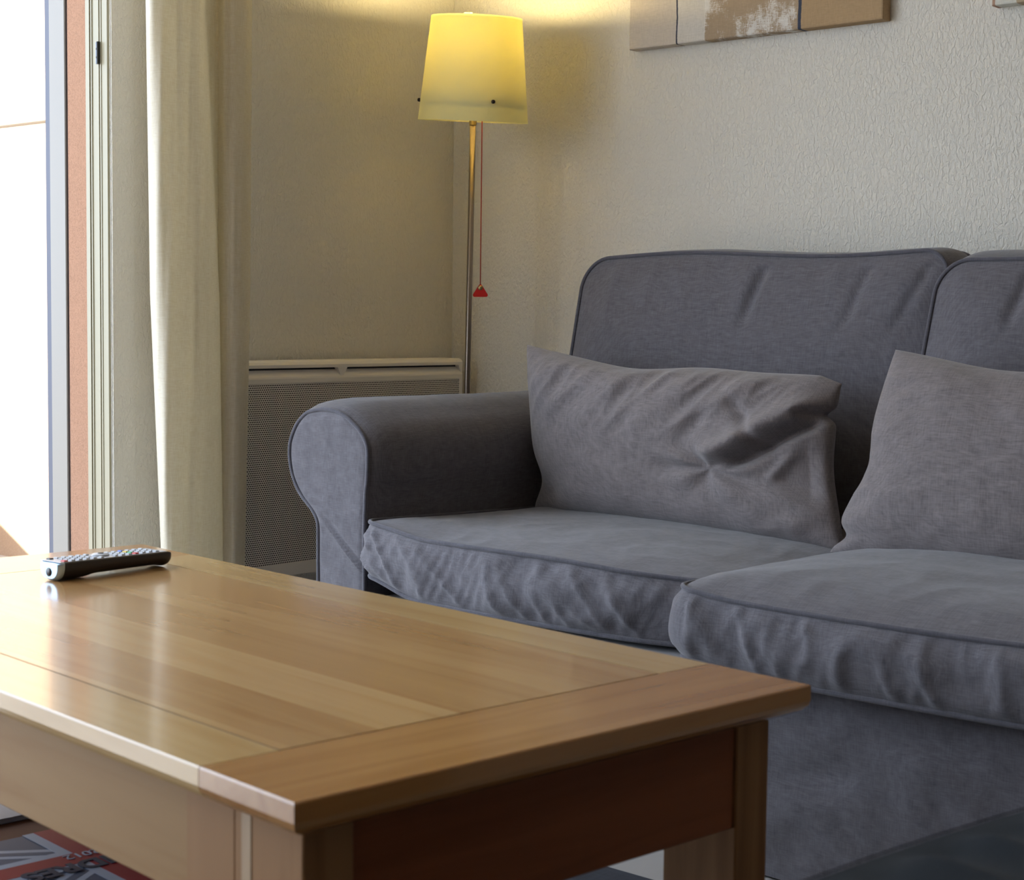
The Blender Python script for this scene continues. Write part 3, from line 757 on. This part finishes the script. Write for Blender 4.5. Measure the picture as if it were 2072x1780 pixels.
# ------------------------------------------------------------------ floor lamp
def floor_lamp():
    yl = 2.85; a = at(957, 245, 1, yl); b = at(945, 795, 1, yl)
    ax = (a-b)/np.linalg.norm(a-b); foot = b-ax*(b[2]/ax[2])
    root = tag(empty('floor_lamp', tuple(foot)), 'slim steel floor lamp with glowing yellow shade, in the corner behind the sofa arm', 'lamp')
    P = lambda d: foot+ax*d
    La = np.linalg.norm(a-foot)
    V, F = lathe([(0, 0), (.12, 0), (.122, .004), (.118, .012), (.06, .018), (.014, .026), (0, .028)], 40, tuple(foot)); mesh_obj('base', V, F, M['steel'], root, angle=50)
    V, F = tube([P(.02), P(La*.5), P(La+.20)], .0070, 16); mesh_obj('pole', V, F, M['steel'], root)
    V, F = lathe([(.006, -.010), (.0085, -.009), (.0085, .006), (.006, .007)], 20, tuple(P(La)), ax); mesh_obj('collar', V, F, M['brass'], root, angle=40)
    # shade, slightly conical, open above and below
    c0 = at(956, 246, 1, yl); c1 = at(966, 50, 1, yl)
    c0 = P(La-.001); H = .234
    rb, rt = .127, .104
    tilt = Vector((ax[0]+.022+.053, ax[1]-.058, ax[2])).normalized()     # the shade sits a little crooked on the pole
    def cone(z0, z1, r0, r1, t):
        return lathe([(r0, z0), ((r0+r1)/2, (z0+z1)/2), (r1, z1), (r1-t, z1), ((r0+r1)/2-t, (z0+z1)/2), (r0-t, z0), (r0, z0)], 72, tuple(c0), tilt)
    def fixcaps(VF): return VF[0], [f for f in VF[1] if len(f) == 4]
    V, F = fixcaps(cone(0, H, rb, rt, .0015)); sh = mesh_obj('lamp_shade', V, F, M['shade'], root, angle=50)
    k = .034
    V, F = fixcaps(cone(k, H-.003, rb-(rb-rt)*k/H-.003, rt-.003, .0012)); mesh_obj('liner', V, F, M['liner'], sh, angle=50)
    q = np.array(Vector((0, 0, 1)).rotation_difference(tilt).to_matrix())
    for ang, nm in ((-27, 0), (-140, 0), (98, 0)):
        # screws fixing the liner near the lower rim; 0 degrees faces along +x
        r = rb-(rb-rt)*.040/H+.0005; an = R_(ang)
        p = c0+q@np.array([r*math.cos(an), r*math.sin(an), .044]); dr = q@np.array([math.cos(an), math.sin(an), 0])
        V, F = lathe([(.0045, 0), (.0042, .004), (.0025, .006), (0, .0062)], 14, tuple(p), dr); mesh_obj('screw', V, F, M['screw'], sh)
    V, F = lathe([(0, .0), (rb-.022, .0), (rb-.022, .0012), (0, .0012)], 48, tuple(c0+q@np.array([0, 0, .060])), tilt); mesh_obj('light_baffle', V, F, M['liner'], sh, angle=40)  # disc added inside the shade to weaken the light falling below
    # bulb holder, spider and bulb
    V, F = lathe([(.012, .0), (.014, .02), (.014, .045), (.0, .046)], 20, tuple(P(La+.085)), ax); hd = mesh_obj('bulb_holder', V, F, M['brass'], root, angle=40)
    for an in (20, 140, 260):
        e = c0+q@np.array([(rb-.006-(rb-rt)*.09/H)*math.cos(R_(an)), (rb-.006-(rb-rt)*.09/H)*math.sin(R_(an)), .09])
        V, F = tube([P(La+.09), e], .0012, 6); mesh_obj('spider_arm', V, F, M['steel'], root)
    bm = mat('warm_bulb_glass', (1, .9, .7), .4); bsdf(bm).inputs['Emission Color'].default_value = (1, .78, .42, 1); bsdf(bm).inputs['Emission Strength'].default_value = 8
    V, F = lathe([(.010, 0), (.013, .012), (.026, .035), (.030, .055), (.026, .074), (.014, .086), (0, .09)], 24, tuple(P(La+.130)), ax); bu = mesh_obj('bulb', V, F, bm, root)
    V, F = boxes([(-.0095, .0095, -.004, .004, 0, .012)]); pt = c0+q@np.array([-.016, -.012, H-.002])
    mesh_obj('finial', [pt+q@np.array(v) for v in V], F, M['liner'], sh, smooth=False)
    lt = bpy.data.lights.new('lamp_bulb', 'POINT'); lt.energy = LAMP_W; lt.color = (1.0, .78, .36); lt.shadow_soft_size = .035
    lo = bpy.data.objects.new('lamp_bulb', lt); col.objects.link(lo); lo.parent = root
    lo.location = Vector(P(La+.203))-Vector(foot)
    bu.visible_shadow = True
    # pull cord with its red triangular handle
    c_top = at(975.5, 240, 1, yl-.03); c_bot = at(972, 575, 1, yl-.03)
    V, F = tube([c_top+np.array([0, 0, .05]), c_top, (c_top+c_bot)/2, c_bot], .0013, 6); cd_ = mesh_obj('pull_cord', V, F, M['cord'], root)
    c = at(972, 588, 1, yl-.03); R3 = []
    d_r = _r2/np.linalg.norm(_r2); up = np.array([0, 0, 1.0]); dn = np.cross(d_r, up)
    cor = [(0, .0125), (.0165, -.0125), (-.0165, -.0125)]
    for (x, y), a0 in zip(cor, (150, 30-60, -90-60)):
        x *= .80; y *= .72
        pass
    out = []
    for (cx, cy), a0 in zip([(0, .0105), (-.0130, -.0100), (.0130, -.0100)], (30, 150, 270)):
        for k in range(7): a_ = R_(a0+120*k/6); out.append((cx+.0042*math.cos(a_), cy+.0042*math.sin(a_)))
    V = [c+d_r*x+up*y-dn*.0015 for x, y in out]+[c+d_r*x+up*y+dn*.0015 for x, y in out]; n = len(out)
    F = [tuple(range(n)), tuple(range(2*n-1, n-1, -1))]+[(i, n+i, n+(i+1) % n, (i+1) % n) for i in range(n)]
    hn = mesh_obj('pull_handle', V, F, M['red'], cd_, smooth=False); 
    for sg in (-1, 1):
        V, F = lathe([(.0055, 0), (.005, .0012), (0, .0018)], 16, tuple(c+up*.0065+dn*.0015*sg), dn*sg); mesh_obj('rivet', V, F, M['brass'], cd_)
LAMP_W = 13.5
floor_lamp()

# ------------------------------------------------------------------ coffee table
TA = at(595, 1625, 2, .48); TR = -R_(6.256); TL_, TW = 1.366, .659
tu = np.array([math.cos(TR), math.sin(TR), 0]); tv_ = np.array([-math.sin(TR), math.cos(TR), 0])
tc0 = TA-tu*TL_/2+tv_*TW/2
def tloc(lx, ly, z):        # table coordinates: lx <= 0 from the near corner along the length, ly across
    p = TA+tu*lx+tv_*ly; return (p[0], p[1], z)
def coffee_table():
    root = tag(empty('coffee_table', (tc0[0], tc0[1], 0), TR), 'low honey-coloured wooden coffee table with planked top, in front of the sofa', 'table')
    z1, z0 = .48, .445
    def board(name, lx0, lx1, ly0, ly1, out, m, za=z0, zb=z1, par=root):
        """board with the moulded edge on its outer sides; out = (x0, x1, y0, y1) flags"""
        lv = [(zb, .0016), (zb-.0007, .0006), (zb-.0018, 0), (zb-.017, 0), (zb-.022, .0015), (zb-.027, .006), (zb-.031, .013), (za, .021)]
        V = []
        for z, i in lv[::-1]:
            c = [i*o if o else 0 for o in out]
            V += [tloc(lx0+c[0], ly0+c[2], z), tloc(lx1-c[1], ly0+c[2], z), tloc(lx1-c[1], ly1-c[3], z), tloc(lx0+c[0], ly1-c[3], z)]
        F = grid_faces(4, len(lv), True); F.append((3, 2, 1, 0)); k = 4*(len(lv)-1); F.append((k, k+1, k+2, k+3))
        return mesh_obj(name, V, F, m, par, smooth=False)
    EB, SB, g = .139, .083, .0012
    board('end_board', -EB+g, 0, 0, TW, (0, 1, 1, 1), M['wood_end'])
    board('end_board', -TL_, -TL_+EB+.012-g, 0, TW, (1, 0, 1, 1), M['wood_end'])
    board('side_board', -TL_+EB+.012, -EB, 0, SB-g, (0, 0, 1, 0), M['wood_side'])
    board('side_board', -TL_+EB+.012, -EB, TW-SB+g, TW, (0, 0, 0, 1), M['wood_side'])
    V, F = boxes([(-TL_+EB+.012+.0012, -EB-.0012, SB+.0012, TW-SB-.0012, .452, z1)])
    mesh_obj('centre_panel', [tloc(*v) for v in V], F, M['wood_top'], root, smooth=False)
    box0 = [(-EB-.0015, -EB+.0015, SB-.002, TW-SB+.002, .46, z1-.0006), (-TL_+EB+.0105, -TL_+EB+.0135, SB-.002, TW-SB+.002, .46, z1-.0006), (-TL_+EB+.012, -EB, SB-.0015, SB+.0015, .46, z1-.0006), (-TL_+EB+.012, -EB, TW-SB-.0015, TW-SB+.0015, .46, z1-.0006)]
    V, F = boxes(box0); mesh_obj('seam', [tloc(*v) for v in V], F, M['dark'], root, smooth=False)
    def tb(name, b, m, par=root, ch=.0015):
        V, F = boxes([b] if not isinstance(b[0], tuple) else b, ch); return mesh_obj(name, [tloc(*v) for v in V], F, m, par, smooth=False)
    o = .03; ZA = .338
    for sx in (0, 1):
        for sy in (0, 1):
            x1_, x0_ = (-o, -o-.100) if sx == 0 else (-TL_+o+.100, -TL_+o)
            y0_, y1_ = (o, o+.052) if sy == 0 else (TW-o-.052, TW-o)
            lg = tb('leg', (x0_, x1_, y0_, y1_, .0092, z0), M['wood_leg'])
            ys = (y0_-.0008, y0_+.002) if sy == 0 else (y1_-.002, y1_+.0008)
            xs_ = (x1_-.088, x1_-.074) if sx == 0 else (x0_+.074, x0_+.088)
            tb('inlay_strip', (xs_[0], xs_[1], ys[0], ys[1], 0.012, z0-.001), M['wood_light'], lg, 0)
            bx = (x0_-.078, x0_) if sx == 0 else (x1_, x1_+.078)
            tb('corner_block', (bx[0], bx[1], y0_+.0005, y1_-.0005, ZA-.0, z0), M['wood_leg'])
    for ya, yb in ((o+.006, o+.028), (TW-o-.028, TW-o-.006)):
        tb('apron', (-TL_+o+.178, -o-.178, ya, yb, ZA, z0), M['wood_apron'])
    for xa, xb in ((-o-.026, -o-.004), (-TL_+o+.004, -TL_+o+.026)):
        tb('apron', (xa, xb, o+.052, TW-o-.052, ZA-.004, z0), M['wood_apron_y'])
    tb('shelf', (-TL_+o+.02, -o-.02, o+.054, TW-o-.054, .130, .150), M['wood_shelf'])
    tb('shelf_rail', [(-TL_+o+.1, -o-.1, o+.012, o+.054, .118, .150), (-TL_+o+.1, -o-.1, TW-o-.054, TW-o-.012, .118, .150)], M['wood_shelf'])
coffee_table()

# things on the shelf
def tbox(name, b, m, par, ch=0):
    V, F = boxes([b], ch); return mesh_obj(name, [tloc(*v) for v in V], F, m, par, smooth=False)
def flat(name, polys, z, m, par, th=.0003):
    V, F = [], []
    for p in polys:
        b = len(V); n = len(p); V += [tloc(x, y, z) for x, y in p]+[tloc(x, y, z+th) for x, y in p]
        F += [tuple(range(b+n-1, b-1, -1)), tuple(range(b+n, b+2*n))]+[(b+i, b+(i+1) % n, b+n+(i+1) % n, b+n+i) for i in range(n)]
    return mesh_obj(name, V, F, m, par, smooth=False)
def printed_tray():
    cx, cy = -.850, .315; hx, hy = .135, .20; z = .1505
    p = tloc(cx, cy, z); root = tag(empty('printed_box', p, TR), 'flat box printed with British flag and LONDRES 2012, on the shelf under the table', 'box')
    zt = z+.012
    tbox('body', (cx-hx, cx+hx, cy-hy, cy+hy, z, zt), M['flag_navy'], root, .001)
    L = lambda f, l: (cx+l*hx, cy+f*hy)     # f across the flag (long side), l along its height
    # diagonals
    def diag(w_, mname, zz):
        P = []
        for s in (1, -1):
            a = np.array([-1.0, -s]); b = np.array([1.0, s]); d = np.array([hy*2, s*hx*2]); d /= np.linalg.norm(d); nn = np.array([-d[1], d[0]])*w_
            A = np.array([-hy, -s*hx]); B = np.array([hy, s*hx])
            P.append([(cx+A[1]*.97+nn[1], cy+A[0]*.97+nn[0]), (cx+A[1]*.97-nn[1], cy+A[0]*.97-nn[0]), (cx+B[1]*.97-nn[1], cy+B[0]*.97-nn[0]), (cx+B[1]*.97+nn[1], cy+B[0]*.97+nn[0])])
        return flat(mname[0], P, zz, M[mname[1]], root)
    diag(.017, ('white_diagonal', 'flag_white'), zt)
    diag(.006, ('blue_diagonal', 'flag_navy'), zt+.0003)
    ca, cb = cx-.004, cy-.008
    flat('white_cross', [[(ca-.036, cy-hy), (ca+.036, cy-hy), (ca+.036, cy+hy), (ca-.036, cy+hy)], [(cx-hx, cb-.052), (ca-.036, cb-.052), (ca-.036, cb+.052), (cx-hx, cb+.052)], [(ca+.036, cb-.052), (cx+hx, cb-.052), (cx+hx, cb+.052), (ca+.036, cb+.052)]], zt+.0006, M['flag_white'], root)
    flat('red_cross', [[(ca-.020, cy-hy), (ca+.020, cy-hy), (ca+.020, cy+hy), (ca-.020, cy+hy)], [(cx-hx, cb-.036), (ca-.020, cb-.036), (ca-.020, cb+.036), (cx-hx, cb+.036)], [(ca+.020, cb-.036), (cx+hx, cb-.036), (cx+hx, cb+.036), (ca+.020, cb+.036)]], zt+.0009, M['flag_red'], root)
    def text(s, size, lx, ly, m, nm, sx=1.0, bold=.0):
        cu = bpy.data.curves.new('lettering', 'FONT'); cu.body = s; cu.size = size; cu.align_x = 'CENTER'; cu.align_y = 'CENTER'; cu.extrude = .0003; cu.fill_mode = 'BOTH'; cu.offset = size*bold
        tmp = bpy.data.objects.new('tmp', cu); col.objects.link(tmp)
        dg = bpy.context.evaluated_depsgraph_get(); me = tmp.evaluated_get(dg).to_mesh()
        # reading direction runs towards -ly, tops of the letters towards +lx
        V = [tloc(lx+v.co.y, ly-v.co.x*sx, zt+.0018+v.co.z) for v in me.vertices]; F = [tuple(p.vertices) for p in me.polygons]
        bpy.data.objects.remove(tmp, do_unlink=True)
        mesh_obj(nm, V, F, m, root, smooth=False)
    text('LONDRES', .046, cx+.026, .281, M['ink'], 'lettering', 1.02, .035)
    text('2012', .024, cx-.012, .277, M['flag_white'], 'lettering', 1.05)
printed_tray()
mg = tag(empty('magazine', tloc(-1.185, .33, .1505), TR), 'grey-blue magazine lying flat on the shelf under the table, beyond the flag-printed box', 'magazine')
tbox('pages', (-1.284, -1.087, .17, .47, .1505, .1575), mat('page_edges', (.5, .62, .75), .7), mg)
tbox('cover', (-1.285, -1.086, .169, .471, .1575, .1583), M['paper'], mg)

# ------------------------------------------------------------------ remote control
def remote():
    a = at(124, 1178, 2, .4803); b = at(338, 1147, 2, .4803); d = b-a; L = .205; d = d/np.linalg.norm(d)
    s = np.array([-d[1], d[0], 0.0])            # towards the far (left) side
    root = tag(empty('remote_control', tuple(a+d*L/2+s*.024), math.atan2(d[1], d[0])), 'black television remote with silver nose lying on the far left of the coffee table', 'remote control')
    def cs(t):
        """cross section at t along the length: list of (across, up)"""
        hw = .0245+.002*t; top = .027-.004*t; arch = .0032*float(sstep(.22, .34, t)*(1-sstep(.86, .97, t)))
        r = []
        # half barrel below, flat top
        for k in range(17):
            an = math.pi*(1+k/16); x = math.cos(an); z = math.sin(an)
            r.append((hw*math.copysign(abs(x)**.75, x), arch+(top-.004-arch)*(1-abs(z)**.9)))
        r.append((hw, top-.001)); r.append((hw-.0012, top)); r.append((-hw+.0012, top)); r.append((-hw, top-.001)); return r, top
    ts = [0, .004, .012, .03]+list(np.linspace(.06, .93, 36))+[.955, .972, .985, .994, 1.0]
    def ringpts(t):
        r, top = cs(t); P = []
        endk = 1.0; 
        if t > .955: q = (t-.955)/.045; endk = math.sqrt(max(0, 1-q*q*.96))
        if t < .012: endk = .90+.10*(t/.012)
        zc = top*.52
        for x, z in r: P.append(a+d*(L*t)+s*(.024+x*(.55+.45*endk if t > .5 else endk))+np.array([0, 0, zc+(z-zc)*endk]))
        return P
    split = 3
    def skin(tl, nm, m, capA, capB):
        V = []; 
        for t in tl: V += ringpts(t)
        n = 21; F = grid_faces(n, len(tl), True)
        if capA: F.append(tuple(range(n-1, -1, -1)))
        if capB: F.append(tuple(range((len(tl)-1)*n, len(tl)*n)))
        return mesh_obj(nm, V, F, m, root, angle=40)
    skin(ts[split:], 'body', M['black'], True, True)
    nose = skin([-.014, -.010, -.004, .01, .03], 'nose', M['silver'], True, False)
    V, F = lathe([(.0062, -.001), (.0062, .0004), (0, .0006)], 20, tuple(a-d*(L*.014)+s*.024+np.array([0, 0, .0125])), tuple(-d)); mesh_obj('ir_window', V, F, M['black'], nose)
    def P(t, x, z): r, top = cs(t); return a+d*(L*t)+s*(.024+x)+np.array([0, 0, top+z])
    # silver face plate
    V = []
    for t in np.linspace(.0, .94, 24):
        hw = .0225+.002*t; V += [P(t, -hw, .0003), P(t, hw, .0003), P(t, hw, .0010), P(t, -hw, .0010)]
    F = grid_faces(4, 24, True); F += [(3, 2, 1, 0), (92, 93, 94, 95)]
    mesh_obj('face_plate', V, F, mat('silver_face', (.55, .57, .62), .35, .5), root, smooth=False)
    def button(t, x, wx, lt, m, hgt=.0028, rnd=False):
        if rnd:
            V, F = lathe([(wx, 0), (wx, hgt*.7), (wx*.85, hgt), (0, hgt*1.1)], 20, tuple(P(t, x, .0008)))
            return mesh_obj('button', V, F, m, root, angle=40)
        V = []
        for z, i in ((.0006, 0), (hgt*.75, 0), (hgt, .0007)):
            V += [P(t-lt+i/L, x-wx+i, z), P(t-lt+i/L, x+wx-i, z), P(t+lt-i/L, x+wx-i, z), P(t+lt-i/L, x-wx+i, z)]
        F = grid_faces(4, 3, True, flip=True); F += [(0, 1, 2, 3), (11, 10, 9, 8)]
        # dark skirt with a pale cap reads as a raised key
        return mesh_obj('button', V, F, m, root, smooth=False)
    g = M['button_grey']
    cols = (-.0165, -.0055, .0055, .0165)
    for r_ in range(14):
        t = .055+r_*.0625
        if r_ in (5, 6, 7):
            for x in (cols[0]-.001, cols[3]+.001):
                if r_ != 6: button(t, x, .0036, .013, g)
            continue
        for c_, x in enumerate(cols):
            m = g
            if r_ == 0: m = M['button_red'] if c_ == 0 else M['black']
            if r_ == 10: m = (M['button_red'], M['button_green'], M['button_yellow'], M['button_blue'])[c_]
            if r_ == 0 and c_ in (1, 2): continue
            button(t, x, .0042, .016, m)
    button(.055+6*.0625, 0, .0125, 0, g, .0036, True)
    button(.055+6*.0625, 0, .0048, 0, M['black'], .0046, True)
remote()

# ------------------------------------------------------------------ rug, footstool
rg = box('rug', (-2.45, -.62, .55, 2.012, .0005, .009), M['rug'], None, .003)
tag(rg, 'dark rug on the tiled floor under the coffee table, its edge showing below the apron', 'rug')

def footstool():
    zt = .502
    p0 = at(1500, 1780, 2, .5); ang = -R_(6)
    e = np.array([-.585, .60]); root = tag(empty('footstool', (-.25, .95, 0), ang), 'dark charcoal velvet footstool in the bottom right corner, close to the table end', 'footstool')
    dx = np.array([math.cos(ang), math.sin(ang)]); dy = np.array([-math.sin(ang), math.cos(ang)])
    def wp(V):
        V = V.copy(); b = .030*((V[:, 1]-.36)/.4)**2     # side bows in towards the ends
        X = V[:, 0]+b*(1-np.clip(V[:, 0]/.3, 0, 1)); Y = V[:, 1]
        W = np.column_stack([e[0]+dx[0]*X+dy[0]*Y, e[1]+dx[1]*X+dy[1]*Y, V[:, 2]]); return W
    bw = lambda s, q, p: .004*NZ(s*8, q*2, 2)
    def tw(x, y):
        return .014*ridge(y*12+x*5, x*3, 5)*sstep(.0, .06, x)-.006+.006*NZ(x*6, y*6, 2)
    c = cushion('seat_pad', 0, .62, 0, .78, zt-.010, zt-.15, .07, .016, .0, .02, bw, tw, wp, M['stool'], root, dome=.16, pr=.0006, pm=M['stool'])
    V, F = boxes([(.02, .60, .02, .76, .06, zt-.165)], .01); V = wp(np.array(V)); mesh_obj('base', V, F, M['stool'], root, smooth=False)
    for x in (.06, .56):
        for y in (.06, .72):
            V, F = boxes([(x-.02, x+.02, y-.02, y+.02, 0, .062)], .002); mesh_obj('foot', wp(np.array(V)), F, M['wood_shelf'], root, smooth=False)
footstool()
